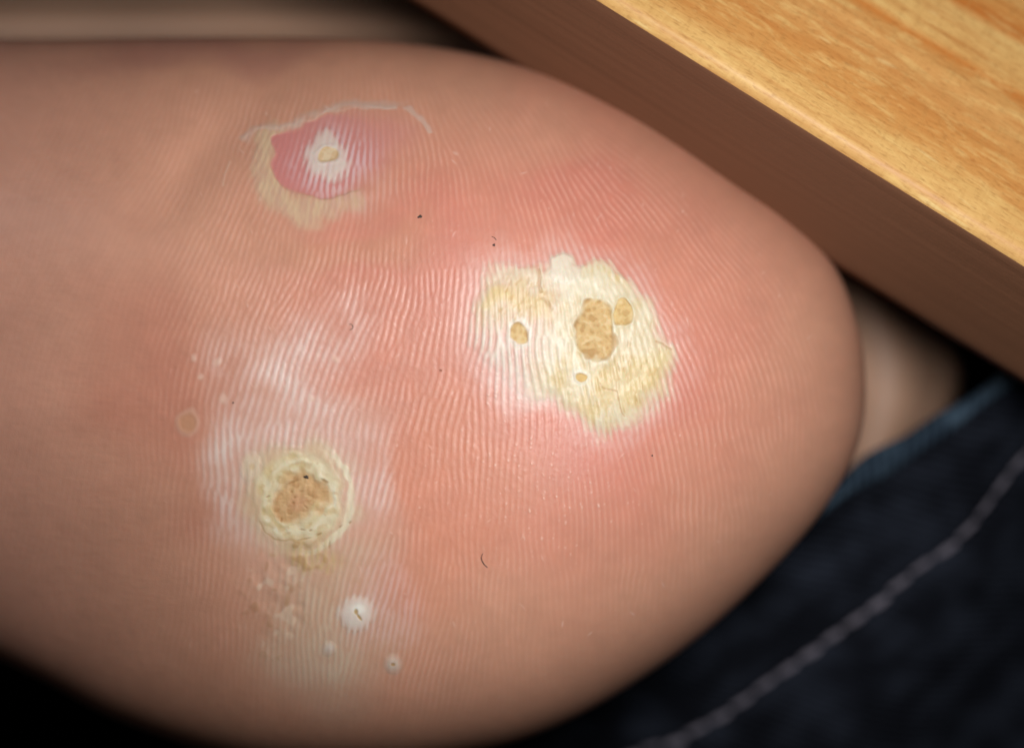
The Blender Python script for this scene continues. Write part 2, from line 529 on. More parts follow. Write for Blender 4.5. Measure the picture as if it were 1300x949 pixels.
# ---- lesion B: upper left, roof of the blister gone, pink floor, pale rim
B_pts = spline([(347, 178), (360, 166), (395, 152), (432, 143), (480, 138), (516, 141), (540, 160), (535, 185), (505, 205), (480, 225),
                (450, 240), (420, 252), (402, 252), (378, 246), (352, 234), (345, 214), (349, 196)], 8)
dB = full_sdf(B_pts, 60, 0.8 * wx, 0.8 * wy)
openB = sstep(500, 410, GX)                                      # the pink floor fades out to the right
mB = sstep(3.0 + 12 * (1 - openB), -4.0 - 34 * (1 - openB), dB) * (0.45 + 0.55 * sstep(560, 420, GX))
rimB = spline([(348, 172), (339, 184), (334, 205), (336, 228), (347, 248), (367, 262), (392, 268), (418, 263), (440, 250)], 8, False)
dR = full_line(rimB, 60, wx, wy)
mR = sstep(23, 3, dR + 2.0 * n10) * sstep(-3, 1.5, dB)
lay((208, 178, 152), 0.68 * mR)
lay((222, 198, 158), 0.5 * mR * fine)
H += 0.05 * sstep(26, 6, dR) * sstep(-2.0, 1.0, dB)
lay((210, 142, 138), 0.8 * mB)
lay((208, 130, 127), 0.6 * mB * sstep(420, 355, GX))
H -= 0.06 * mB
white_ridges(0.75 * mB * sstep(1.0, 0.25, ell(430, 208, 84, 64, 0, wx, wy)), (232, 208, 212), (200, 112, 114), 0.05, 0.02)
white_ridges(0.30 * sstep(1.0, 0.4, ell(455, 245, 70, 40, -12, wx, wy)), (226, 188, 178), (200, 130, 118), 0.1, 0.015)
topB = spline([(314, 178), (330, 166), (348, 160), (372, 156), (398, 145), (432, 138), (470, 135), (500, 136)], 8, False)
dT = full_line(topB, 30, 0.9 * wx, 0.9 * wy)
mT = sstep(8, 0.5, dT + 1.2 * n4) * sstep(-1.5, 1.5, dB)
lay((214, 190, 176), (0.55 + 0.2 * n4) * mT); H += 0.04 * mT
dT2 = full_line(spline([(512, 136), (530, 143), (541, 155), (547, 170)], 8, False), 24, wx, wy)
mT2 = sstep(4.5, 1.5, dT2 + n4); lay((214, 190, 176), 0.6 * mT2); H += 0.05 * mT2
lay((206, 176, 162), 0.45 * sstep(1.0, 0.4, ell(470, 132, 60, 9, -2, wx, wy)))
dT3 = full_line([(292, 205), (286, 220), (283, 236)], 12); lay((226, 190, 168), 0.6 * sstep(1.6, 0.5, dT3)); H += 0.03 * sstep(2, .5, dT3)
# edge of the peeled skin is a thin crisp line
lay((188, 150, 112), 0.3 * sstep(1.6, 0.4, np.abs(dB)) * mR)
qB = ell(416, 198, 25, 24, 0, 1.6 * wx, 1.6 * wy)
H[:] = H * (1 - .8 * sstep(1., .6, qB)) + .8 * sstep(1., .6, qB) * blur(H, 6)
mBw = sstep(1.3, 0.5, qB - 0.14 * ridge * sstep(0.7, 1.1, qB) + 0.10 * n4)
lay((226, 213, 202), 0.85 * mBw); H += 0.09 * sstep(1.3, 0.2, qB)
qB1 = ell(418, 196, 12.5, 8.0, -12, 0.45 * wx, 0.45 * wy)
mB1 = sstep(1.12, 0.86, qB1)
lay((226, 202, 164), 0.88 * mB1); lay((206, 168, 120), 0.5 * mB1 * sstep(0.0, 1.4, n2)); H += 0.02 * mB1 * n2; H[:] = H * (1 - .8 * mB1) + .8 * mB1 * blur(H, 5) - 0.09 * mB1; lay((204, 164, 112), 0.6 * sstep(0.3, 0, np.abs(qB1 - 1)) * sstep(-.6, .6, n4)); H += 0.05 * sstep(0.4, 0, np.abs(qB1 - 1.35))

# ---- lesion C: ringed wart at lower left
th = np.arctan2(GY - 627, GX - 380)
qC = ell(379, 630, 53, 53, 0, 1.0 * wx, 1.0 * wy)              # 1 = outer rim of the ring
white_ridges(0.85 * sstep(1.75, 1.0, qC + 0.08 * n10), (226, 206, 186), (196, 150, 122), 0.35, 0.02)
lay((214, 190, 152), 0.6 * sstep(1.5, 1.0, qC + .08 * n10))
ringn = 0.5 + 0.5 * np.tanh(1.4 * np.sin(qC * 26 + 1.5 * n10))
mC = sstep(1.16, 0.92, qC)
H[:] = H * (1 - 0.9 * sstep(1.3, 1.0, qC)) + 0.9 * sstep(1.3, 1.0, qC) * blur(H, 7)
lay((226, 214, 180), 0.95 * mC)
lay((242, 236, 216), 0.7 * mC * sstep(0.72, 0.86, qC) * sstep(1.0, 0.9, qC) * (0.15 + 0.85 * sstep(-0.5, 1.0, n10 + 0.5 * n4)))
lay((206, 176, 118), 0.55 * mC * sstep(0.0, 1.5, n4b + 0.5 * n10b))
lay((190, 150, 92), 0.35 * mC * sstep(0.9, 1.9, n2b))
lay((214, 190, 138), 0.45 * mC * (1 - ringn) * sstep(-1, 0.6, n4))
H += 0.075 * sstep(1.6, 0.85, qC) + 0.035 * ringn * sstep(1.5, 1.0, qC) * sstep(0.55, 0.7, qC) + 0.016 * mC * n4 + 0.008 * mC * n2
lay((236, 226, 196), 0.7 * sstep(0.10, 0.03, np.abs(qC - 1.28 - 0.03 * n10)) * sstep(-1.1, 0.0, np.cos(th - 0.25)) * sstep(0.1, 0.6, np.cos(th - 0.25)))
lay((182, 152, 108), 0.6 * sstep(0.05, 0.01, np.abs(qC - 1.13 - 0.02 * n10)) * sstep(-0.3, 0.4, n30 + np.sin(th)))
qC1 = ell(380, 630, 36, 31, 0, 1.3 * wx, 1.3 * wy)
mC1 = sstep(1.25, 0.55, qC1 + 0.10 * n4)
fib = noise(1.4, 3.5)
fib2 = noise(3.2, 1.5)
lay((208, 168, 120), 0.92 * mC1)
lay((178, 130, 82), 0.5 * mC1 * sstep(0.0, 1.2, fib2 + 0.4 * n4))
lay((226, 190, 146), 0.5 * mC1 * sstep(0.5, 1.5, fib))
lay((204, 150, 118), 0.5 * sstep(1.0, 0.2, ell(378, 638, 18, 18)))
lay((178, 124, 70), 0.5 * mC1 * sstep(0.35, 0.0, np.abs(qC1 - 0.86)) * sstep(-0.2, .8, n10))
H -= 0.14 * mC1; H += mC1 * (0.014 * fib + 0.02 * np.abs(fib2))
for (x, y, a, b, r) in [(371, 612, 9, 2.0, -22), (412, 610, 7, 2.2, 28), (370, 624, 2.2, 2.2, 0), (372, 638, 2.8, 2.2, 0), (374, 631, 2, 1.6, 0),
                        (388, 643, 4, 1.4, 40), (357, 660, 1.6, 4, 5), (340, 630, 4, 1.4, -20), (384, 672, 5, 1.3, 5), (394, 673, 3, 1.4, -20),
                        (405, 678, 5, 1.3, -30), (386, 684, 12, 1.4, -12), (418, 691, 1.6, 6, 8), (444, 663, 3, 1.6, -50), (432, 668, 4, 1.2, -40)]:
    z = sstep(1.15, 0.4, ell(x, y, a, b, r)); H -= 0.06 * z; lay((154, 110, 62), 0.55 * z)
# scaly yellow skin under the ring
z = sstep(1.0, 0.35, ell(392, 703, 58, 26, 4, 2 * wx, 2 * wy))
lay((206, 178, 128), 0.7 * z * (0.4 + 0.6 * sstep(-0.3, 0.5, ridge)))
lay((178, 138, 84), 0.5 * z * sstep(0.5, 1.4, n4)); H += 0.03 * z * n4
z = sstep(1.0, 0.3, ell(355, 760, 60, 90, 0, 2 * wx, 2 * wy))
lay((168, 126, 84), 0.45 * z * sstep(0.9, 1.9, n4))
lay((230, 208, 184), 0.5 * z * sstep(0.5, 1.7, n4b)); H += 0.03 * z * n4
# pearly satellite at the ring's upper left, tan spot further out
qS = ell(318, 592, 13, 17, -10, .45 * wx, .45 * wy); lay((222, 204, 178), 0.8 * sstep(1.3, .5, qS)); H += 0.05 * sstep(1.2, 0.2, qS)
lay((212, 184, 142), 0.7 * sstep(1.0, .4, ell(320, 592, 5, 6)))
qF = ell(237, 537, 12, 15, 10, .4 * wx, .4 * wy)
lay((222, 190, 168), 0.35 * sstep(1.5, 1.0, qF)); lay((198, 144, 108), 0.7 * sstep(1.2, .6, qF)); H += 0.05 * sstep(1.4, .8, qF) - 0.05 * sstep(1., .6, qF)
for (x, y, rr_) in [(277, 459, 5), (245, 455, 5), (283, 508, 6), (255, 478, 4), (425, 457, 5), (397, 508, 5), (422, 575, 4)]:
    q = ell(x, y, rr_, rr_ * 1.2, 0, .5 * wx, .5 * wy); lay((234, 204, 186), 0.55 * sstep(1.3, .2, q)); H += 0.03 * sstep(1.3, 0, q)

# ---- lesion D: small pearls near the bottom
qD = ell(454, 778, 20, 20, 0, .6 * wx, .6 * wy)
H[:] = H * (1 - .85 * sstep(1.3, .8, qD)) + .85 * sstep(1.3, .8, qD) * blur(H, 6)
lay((230, 218, 207), 0.94 * sstep(1.4, 0.45, qD - 0.15 * ridge * sstep(.7, 1.1, qD))); H += 0.16 * sstep(1.35, 0.1, qD)
lay((250, 248, 238), 0.7 * sstep(1.0, .3, ell(455, 773, 12, 9)))
for (x, y, a, b, r) in [(452, 776, 3.2, 4.2, 0), (456, 783, 2.0, 6.5, -38)]:
    z = sstep(1.2, .4, ell(x, y, a, b, r)); lay((186, 148, 80), 0.85 * z); H -= 0.06 * z
qD2 = ell(418, 823, 9, 9, 0, .3 * wx, .3 * wy); lay((222, 212, 204), 0.7 * sstep(1.3, .1, qD2)); H += 0.10 * sstep(1.3, .1, qD2)
qD3 = ell(499, 842, 11, 11, 0, .3 * wx, .3 * wy); lay((220, 206, 192), 0.75 * sstep(1.4, .3, qD3)); H += 0.14 * sstep(1.35, .1, qD3)
z = sstep(1.2, .4, ell(499, 843, 3.2, 2.6)); lay((180, 138, 84), 0.8 * z); H -= 0.05 * z

col = np.clip(col, 0.004, 0.97)
fade = sstep(1.0, 0.93, S)
H *= fade

# ------------------------------------------------------------------ the foot, one continuous body
N1, N2 = 470, 56
c_, s_ = np.cos(TH), np.sin(TH)
rin = np.minimum(0.9 * R_heel, 600)
rings = []
for j in range(1, N1 + 1):
    rings.append(rin * j / N1)
for j in range(1, N2 + 1):
    t = j / N2
    rings.append(rin + (R_heel - rin) * (1 - (1 - t) ** 2))
RR = np.array(rings)
PX = CX + RR * c_; PY = CY + RR * s_
SS = np.clip(RR / R_heel, 0, 1)
DD = base_depth(PX, PY, SS) - sample(H, PX, PY)
V = [pos(PX, PY, DD)]
rim_d = DD[-1]
C = [sample(col, PX, PY)]
# behind the pad: a fold, the rounded side of the ankle, then the leg running back into the trouser
back = []
up = sstep(-0.9, -1.5, TH) * sstep(-math.pi - 0.3, -2.6, TH) + 0.0
up = np.maximum(up, sstep(-2.0, -2.6, TH))
deep = 33 * up + 28 * (1 - up)                         # the instep lies further back than the ankle
for (t, dd) in [(0.3, 1.2), (0.6, 2.6), (0.8, 4.2)]:
    back.append((R_heel - 7 * t, rim_d + dd, 0))
for t in np.linspace(0.15, 1, 8):
    back.append((R_heel - 5.6 - 5 * t, rim_d + 4.2 + deep * t, 0))
Rc = R_heel - 10.6
rim_d = rim_d + deep
for t in np.linspace(0.04, 1, 22):
    ph = t * math.pi / 2
    back.append((Rc + (R_ank - Rc) * math.sin(ph), rim_d + 4.2 + 13 * (1 - math.cos(ph)) + 0.4 * math.sin(14 * t), 0))
legR = np.full(NT, 400.0)
for t in np.linspace(0.1, 1, 14):
    e = t * t * (3 - 2 * t)
    back.append((R_ank * (1 - e) + legR * e, rim_d * (1 - t) + 26 * t + 17.2 + 95 * t, e))
BX = []; BY = []; BD = []
for r, d, e in back:
    BX.append(CX + 250 * e + r * c_); BY.append(CY + 130 * e + r * s_); BD.append(d)
BX, BY, BD = np.array(BX), np.array(BY), np.array(BD)
V.append(pos(BX, BY, BD))
bc = np.empty(BX.shape + (3,)); bc[:] = lin(190, 152, 128)
bc *= (1 + 0.06 * np.sin(BX / 37.0) * np.sin(BY / 29.0 + 1.0))[..., None]
tb_ = sstep(0, 6, np.arange(len(back), dtype=float))[:, None, None]
bc = C[0][-1][None] * (1 - tb_) + bc * tb_
C.append(bc)
V = np.concatenate(V, 0); C = np.concatenate(C, 0)
nR = V.shape[0]
c0 = pos(np.array(CX), np.array(CY), base_depth(np.array(CX), np.array(CY), np.array(0.0)) - sample(H, np.array([CX]), np.array([CY]))[0])
cend = V[-1].mean(0)
verts = np.concatenate([V.reshape(-1, 3), c0[None], cend[None]], 0)
cols = np.concatenate([C.reshape(-1, 3), sample(col, np.array([CX]), np.array([CY])), bc[-1].mean(0)[None]], 0)
iq = np.arange(NT); jq = (iq + 1) % NT
n_v = nR * NT
fq = grid_faces(nR, NT, True)[:, ::-1]
ft = np.stack([np.full(NT, n_v), iq, jq], -1)[:, ::-1]
fe = np.stack([np.full(NT, n_v + 1), (nR - 1) * NT + jq, (nR - 1) * NT + iq], -1)[:, ::-1]
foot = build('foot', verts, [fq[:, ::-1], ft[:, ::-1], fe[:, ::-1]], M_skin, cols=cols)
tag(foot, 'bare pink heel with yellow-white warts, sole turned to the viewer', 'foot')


def patch(name, mask, mat, parent, lift=0.05, label=None, step=1.0):
    """a skin-hugging closed piece where mask (map, >0.5 inside) holds; mask gives its rounding off"""
    ys, xs = np.where(mask > 0.02)
    x0, x1, y0, y1 = xs.min() + X0 - 1, xs.max() + X0 + 1, ys.min() + Y0 - 1, ys.max() + Y0 + 1
    nx, ny = int((x1 - x0) / step) + 1, int((y1 - y0) / step) + 1
    px, py = np.meshgrid(x0 + step * np.arange(nx), y0 + step * np.arange(ny))
    mk = sample(mask, px, py)
    keep = mk > 0.03
    cell = keep[:-1, :-1] & keep[:-1, 1:] & keep[1:, 1:] & keep[1:, :-1]
    d = base_depth(px, py) - sample(H, px, py) - (-0.012 + (0.012 + lift) * sstep(0.03, 0.9, mk))
    P = pos(px, py, d).reshape(-1, 3)
    cc = sample(col, px, py).reshape(-1, 3)
    idx = np.arange(nx * ny).reshape(ny, nx)
    q = np.stack([idx[:-1, :-1], idx[1:, :-1], idx[1:, 1:], idx[:-1, 1:]], -1)[cell]
    # boundary edges get a skirt running inwards, closed by a fan
    from collections import Counter
    e = np.concatenate([q[:, [0, 1]], q[:, [1, 2]], q[:, [2, 3]], q[:, [3, 0]]], 0)
    key = e[:, 0].astype(np.int64) * (nx * ny) + e[:, 1]
    rkey = e[:, 1].astype(np.int64) * (nx * ny) + e[:, 0]
    be = e[~np.isin(key, rkey)]
    used = np.unique(q)
    remap = np.full(nx * ny, -1); remap[used] = np.arange(len(used))
    bv = np.unique(be)
    nb = len(used)
    rb = np.full(nx * ny, -1); rb[bv] = nb + np.arange(len(bv))
    low = P[bv].copy(); low[:, 1] += 0.0006
    cen = low.mean(0); cen[1] += 0.0004
    VV = np.concatenate([P[used], low, cen[None]], 0)
    CCc = np.concatenate([cc[used], cc[bv], cc[bv].mean(0)[None]], 0)
    ci = nb + len(bv)
    sk = np.stack([remap[be[:, 1]], remap[be[:, 0]], rb[be[:, 0]], rb[be[:, 1]]], -1)
    fan = np.stack([rb[be[:, 1]], rb[be[:, 0]], np.full(len(be), ci)], -1)
    o = build(name, VV, [remap[q], sk, fan], mat, parent, CCc)
    if label:
        o['label'] = label
    return o


plaque = patch('callus_plaque', sstep(18, -12, dA), M_callus, foot, 0.012, 'broad cream callus plaque right of centre')
patch('wart_core', sstep(1.25, 0.95, qA1), M_core, plaque, 0.032, 'large grainy tan wart core of the plaque')
patch('wart_core', sstep(1.3, 0.95, qA2), M_core, plaque, 0.032, 'slim tan lobe touching the large core')
patch('wart_core', sstep(1.3, 0.95, qA3), M_core, plaque, 0.032, 'round tan core in the striped white side of the plaque')
patch('wart_core', sstep(1.4, 0.95, qA4), M_core, plaque, 0.032, 'tiny tan core below the large core')
patch('chalky_flap', flap, M_callus, plaque, 0.026, 'chalky white flake at the top edge of the plaque')
ring = patch('callus_ring', sstep(1.55, 1.0, qC), M_callus, foot, 0.012, 'cream ring-shaped callus at lower left')
patch('wart_core', sstep(1.3, 0.9, qC1), M_core, ring, 0.032, 'orange-brown fibrous wart core inside the ring')
patch('callus_nodule', sstep(1.5, 0.7, qS), M_callus, foot, 0.026, 'small pearly bump touching the callus ring')
rim = patch('peeling_skin_rim', np.maximum(mR, 0.9 * mT), M_callus, foot, 0.012, 'yellowish rim of peeled skin around the pink sore')
wn = patch('white_callus', sstep(1.6, 0.7, qB), M_callus, foot, 0.012, 'white callus star on the pink sore')
patch('wart_core', sstep(1.3, 0.9, qB1), M_core, wn, 0.032, 'small oval tan core of the white callus')
patch('white_nodule', sstep(1.55, 0.7, qD), M_callus, foot, 0.012, 'white pearl with a split brown centre')
patch('white_nodule', sstep(1.55, 0.7, qD2), M_callus, foot, 0.012, 'faint white pearl near the bottom edge')
patch('white_nodule', sstep(1.55, 0.7, qD3), M_callus, foot, 0.012, 'pale pearl with a brown dot near the bottom edge')

# ------------------------------------------------------------------ wooden board
EDGE0 = pos(np.array(770.), np.array(0.), np.array(4.0)); EDGE1 = pos(np.array(1300.), np.array(330.), np.array(4.0))
ev = EDGE1 - EDGE0; ev /= np.linalg.norm(ev)
pv = np.array([-ev[2], 0, ev[0]])                       # up-right, away from the foot
TAU = math.radians(27)
cv = np.array([0, -1.0, 0])
nf = cv * math.cos(TAU) + pv * math.sin(TAU)            # lit face
ns = -pv * math.cos(TAU) + cv * math.sin(TAU)           # shaded side towards the foot
T = 0.0225; WB = 0.12; BEV = 0.0020
org = (EDGE0 + EDGE1) / 2
ts = np.linspace(-0.20, 0.20, 241)
prof = []                                                # (across the face, depth), x along -ns, y along -nf
for a in np.linspace(0, math.pi / 2, 7):
    prof.append((BEV - BEV * math.cos(math.pi / 2 - a), BEV - BEV * math.sin(math.pi / 2 - a)))
prof = [(BEV - BEV * math.sin(a), BEV - BEV * math.cos(a)) for a in np.linspace(math.pi / 2, 0, 7)]
face = [(x, 0.0) for x in np.linspace(0.0026, WB - 0.002, 110)]
tail = [(WB, 0.002), (WB, T - BEV), (WB - BEV, T)]
low = [(x, T) for x in np.linspace(WB - 0.02, 0.01, 6)]
bot = [(BEV, T), (0.0003, T - 0.0003), (0, T - BEV)]
side = [(0, y) for y in np.linspace(T - 0.003, 0.003, 14)]
pr = np.array(prof + face + tail + low + bot + side)
rb_ = np.random.default_rng(5)
VB = org + ts[:, None, None] * ev + pr[None, :, 0, None] * (-ns) + pr[None, :, 1, None] * (-nf)
# raised and sunken growth bands on the sawn face
fmask = ((pr[:, 1] < 1e-6) & (pr[:, 0] > 0.001)).astype(float)
band = np.zeros(len(pr))
for k in range(9):
    band += rb_.uniform(.3, 1) * np.sin(pr[:, 0] * rb_.uniform(400, 2200) + rb_.uniform(0, 6))
VB += (fmask * band * 0.00003)[None, :, None] * nf
nb_, mb_ = len(ts), len(pr)
fb = grid_faces(nb_, mb_, True)
cap0 = np.stack([np.full(mb_, nb_ * mb_), (np.arange(mb_) + 1) % mb_, np.arange(mb_)], -1)
cap1 = np.stack([np.full(mb_, nb_ * mb_ + 1), (nb_ - 1) * mb_ + np.arange(mb_), (nb_ - 1) * mb_ + (np.arange(mb_) + 1) % mb_], -1)
VBa = np.concatenate([VB.reshape(-1, 3), VB[0].mean(0)[None], VB[-1].mean(0)[None]], 0)
# store board coordinates (along, across, depth) for the grain
mw, nt, b = new_mat('varnished_pine')
at = node(nt, 'ShaderNodeAttribute', attribute_name='pigment')     # holds along / across / depth in metres
sep = node(nt, 'ShaderNodeSeparateXYZ'); nt.links.new(at.outputs['Vector'], sep.inputs[0])


def math_n(op, a, b_=None, c=None):
    n = node(nt, 'ShaderNodeMath', operation=op)
    for i, v in enumerate((a, b_, c)):
        if v is None:
            continue
        if isinstance(v, (int, float)):
            n.inputs[i].default_value = v
        else:
            nt.links.new(v, n.inputs[i])
    return n.outputs[0]


def tex(kind, sx, sy, sz, scale, detail=4, rough=0.55):
    cb = node(nt, 'ShaderNodeCombineXYZ')
    nt.links.new(math_n('MULTIPLY', sep.outputs[0], sx), cb.inputs[0])
    nt.links.new(math_n('MULTIPLY', sep.outputs[1], sy), cb.inputs[1])
    nt.links.new(math_n('MULTIPLY', sep.outputs[2], sz), cb.inputs[2])
    n = node(nt, 'ShaderNodeTexNoise')
    n.inputs['Scale'].default_value = scale; n.inputs['Detail'].default_value = detail; n.inputs['Roughness'].default_value = rough; n.inputs['Distortion'].default_value = 0.25
    nt.links.new(cb.outputs[0], n.inputs['Vector'])
    return n.outputs['Fac']


def ramp(fac, stops):
    r = node(nt, 'ShaderNodeValToRGB')
    r.color_ramp.elements[0].position = stops[0][0]; r.color_ramp.elements[0].color = (*lin(*stops[0][1]), 1)
    r.color_ramp.elements[1].position = stops[-1][0]; r.color_ramp.elements[1].color = (*lin(*stops[-1][1]), 1)
    for p, c in stops[1:-1]:
        el = r.color_ramp.elements.new(p); el.color = (*lin(*c), 1)
    nt.links.new(fac, r.inputs[0])
    return r.outputs['Color']


def mixc(a, b_, fac, mode='MIX'):
    n = node(nt, 'ShaderNodeMix', data_type='RGBA', blend_type=mode)
    for s, v in (('A', a), ('B', b_), ('Factor', fac)):
        if isinstance(v, (int, float)):
            n.inputs[s].default_value = v
        elif isinstance(v, (tuple, np.ndarray)):
            n.inputs[s].default_value = (*v, 1)
        else:
            nt.links.new(v, n.inputs[s])
    return n.outputs['Result']


wob = tex('n', 40, 60, 60, 1, 2)
across = math_n('ADD', sep.outputs[1], math_n('MULTIPLY', math_n('SUBTRACT', wob, 0.5), 0.0022))
across = math_n('SUBTRACT', across, math_n('MULTIPLY', sep.outputs[0], 0.02))
g = math_n('DIVIDE', across, 0.040)
base = ramp(g, [(0.0, (226, 178, 110)), (0.10, (232, 184, 112)), (0.135, (220, 160, 90)), (0.22, (216, 152, 82)), (0.34, (224, 164, 96)),
                (0.42, (226, 168, 98)), (0.455, (212, 134, 62)), (0.48, (230, 178, 106)), (0.60, (236, 190, 118)), (0.635, (204, 122, 52)), (0.70, (224, 160, 88)),
                (0.78, (234, 182, 112)), (0.85, (210, 134, 62)), (1.0, (232, 178, 108))])
streak = tex('n', 38, 760, 760, 1, 5, 0.65)
base = mixc(base, lin(194, 118, 52), math_n('MULTIPLY', ramp(streak, [(0.48, (0, 0, 0)), (0.70, (255, 255, 255))]), 0.65))
blotch = tex('n', 170, 800, 700, 1, 4, 0.65)
base = mixc(base, lin(246, 206, 132), math_n('MULTIPLY', ramp(blotch, [(0.50, (0, 0, 0)), (0.70, (255, 255, 255))]), 0.7))
fleck = tex('n', 120, 620, 620, 1, 1, 0.4)
base = mixc(base, lin(255, 226, 158), math_n('MULTIPLY', ramp(fleck, [(0.70, (0, 0, 0)), (0.77, (255, 255, 255))]), 0.6))
rays = tex('n', 1500, 260, 160, 1, 3)
base = mixc(base, lin(200, 150, 84), math_n('MULTIPLY', ramp(rays, [(0.5, (0, 0, 0)), (0.72, (255, 255, 255))]), 0.30))
pore = tex('n', 900, 3200, 3200, 1, 2)
base = mixc(base, lin(150, 92, 40), math_n('MULTIPLY', ramp(pore, [(0.52, (0, 0, 0)), (0.78, (255, 255, 255))]), 0.45))
# the side's shade is painted in as darker wood, with fine lines along it
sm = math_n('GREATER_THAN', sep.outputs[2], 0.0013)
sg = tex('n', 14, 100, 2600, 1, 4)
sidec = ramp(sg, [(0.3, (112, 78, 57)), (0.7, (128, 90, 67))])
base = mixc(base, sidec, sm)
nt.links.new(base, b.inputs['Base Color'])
b.inputs['Roughness'].default_value = 0.55; b.inputs['Specular IOR Level'].default_value = 0.35
b.inputs['Coat Weight'].default_value = 0.12; b.inputs['Coat Roughness'].default_value = 0.3
bmp = node(nt, 'ShaderNodeBump'); bmp.inputs['Strength'].default_value = 0.5; bmp.inputs['Distance'].default_value = 0.00008
nt.links.new(math_n('ADD', math_n('MULTIPLY', streak, 1.4), math_n('ADD', pore, rays)), bmp.inputs['Height'])
nt.links.new(bmp.outputs['Normal'], b.inputs['Normal'])
loc3 = np.empty((nb_, mb_, 3)); loc3[..., 0] = ts[:, None]; loc3[..., 1] = pr[None, :, 0]; loc3[..., 2] = pr[None, :, 1]
loc3 = np.concatenate([loc3.reshape(-1, 3), loc3[0].mean(0)[None], loc3[-1].mean(0)[None]], 0)
board = build('wooden_board', VBa, [fb, cap0, cap1], mw, cols=loc3)
tag(board, 'golden varnished pine board with dark side edge, above right of the heel', 'board')

# ------------------------------------------------------------------ trouser leg
def denim_material(name, base_rgb, pale_rgb, fade_amt):
    m, nt, b = new_mat(name)
    tc = node(nt, 'ShaderNodeUVMap')
    mp = node(nt, 'ShaderNodeMapping'); nt.links.new(tc.outputs[0], mp.inputs['Vector'])
    mp.inputs['Rotation'].default_value = (0, 0, math.radians(35))
    wv = node(nt, 'ShaderNodeTexWave'); wv.inputs['Scale'].default_value = 330; wv.inputs['Distortion'].default_value = 1.5
    wv.inputs['Detail'].default_value = 2
    nt.links.new(mp.outputs[0], wv.inputs['Vector'])
    no = node(nt, 'ShaderNodeTexNoise'); no.inputs['Scale'].default_value = 160; no.inputs['Detail'].default_value = 5
    nt.links.new(tc.outputs[0], no.inputs['Vector'])
    no2 = node(nt, 'ShaderNodeTexNoise'); no2.inputs['Scale'].default_value = 900; no2.inputs['Detail'].default_value = 3
    nt.links.new(tc.outputs[0], no2.inputs['Vector'])
    cr = node(nt, 'ShaderNodeValToRGB')
    cr.color_ramp.elements[0].position = 0.40; cr.color_ramp.elements[1].position = 0.78
    cr.color_ramp.elements[0].color = (*lin(*base_rgb), 1); cr.color_ramp.elements[1].color = (*lin(*pale_rgb), 1)
    nt.links.new(no.outputs['Fac'], cr.inputs[0])
    mx = node(nt, 'ShaderNodeMix', data_type='RGBA')
    ml = node(nt, 'ShaderNodeMath', operation='MULTIPLY'); ml.inputs[1].default_value = fade_amt
    nt.links.new(wv.outputs['Fac'], ml.inputs[0])
    nt.links.new(ml.outputs[0], mx.inputs['Factor'])
    nt.links.new(cr.outputs[0], mx.inputs['A'])
    mx.inputs['B'].default_value = (*lin(*pale_rgb), 1)
    nt.links.new(mx.outputs['Result'], b.inputs['Base Color'])
    b.inputs['Roughness'].default_value = 0.95
    b.inputs['Specular IOR Level'].default_value = 0.1
    bp = node(nt, 'ShaderNodeBump'); bp.inputs['Strength'].default_value = 0.8; bp.inputs['Distance'].default_value = 0.0003
    ad = node(nt, 'ShaderNodeMath', operation='ADD')
    nt.links.new(wv.outputs['Fac'], ad.inputs[0]); nt.links.new(no2.outputs['Fac'], ad.inputs[1])
    nt.links.new(ad.outputs[0], bp.inputs['Height']); nt.links.new(bp.outputs['Normal'], b.inputs['Normal'])
    return m


M_denim = denim_material('dark_denim', (13, 15, 22), (48, 54, 67), 0.25)
M_hem = denim_material('worn_denim_fold', (22, 31, 44), (92, 116, 136), 0.30)
mth, nt_, b_ = new_mat('cotton_thread')
b_.inputs['Base Color'].default_value = (*lin(138, 133, 147), 1); b_.inputs['Roughness'].default_value = 0.8
nn = node(nt_, 'ShaderNodeTexNoise'); nn.inputs['Scale'].default_value = 3000
bb = node(nt_, 'ShaderNodeBump'); bb.inputs['Strength'].default_value = 0.6; bb.inputs['Distance'].default_value = 0.0002
nt_.links.new(nn.outputs['Fac'], bb.inputs['Height']); nt_.links.new(bb.outputs['Normal'], b_.inputs['Normal'])

hemA = pos(np.array(1225.), np.array(512.), np.array(43.)); hemB = pos(np.array(1030.), np.array(655.), np.array(41.))
hd = hemB - hemA; hd /= np.linalg.norm(hd)
ax = np.array([0.62, 0.62, -0.68]); ax -= hd * ax.dot(hd); ax /= np.linalg.norm(ax)     # the leg runs right, down and back
nn_ = np.cross(ax, hd); nn_ /= np.linalg.norm(nn_)
if nn_[1] > 0: nn_ = -nn_
RW, RD = 0.072, 0.040
near = (hemA + hemB) / 2
cen = near - nn_ * RD
NPH, NAX = 260, 150


def seam_u(ph):
    return 0.0168 + 0.17 * RW * np.cos(ph)          # the hem seam wanders away from the fold


def tube(ph, u, off=0.0):
    """point on the trouser leg, u metres from the hem, ph round the leg (pi/2 = nearest)"""
    w = 0.0016 * np.sin(3 * ph + 40 * u + 1.0) + 0.0022 * np.sin(60 * u + 5 * ph) * np.clip(u / 0.03, 0, 1) \
        + 0.0009 * np.sin(11 * ph + 150 * u) - 0.0012 * np.exp(-((u - seam_u(ph)) / 0.0012) ** 2) \
        + 0.0007 * np.sin(23 * ph + 2) * np.exp(-((u - 0.010) / 0.008) ** 2)
    rw = RW + w + off; rd = RD + w + off
    return (cen + ax * u[..., None] + hd * (rw * np.cos(ph))[..., None] + nn_ * (rd * np.sin(ph))[..., None])


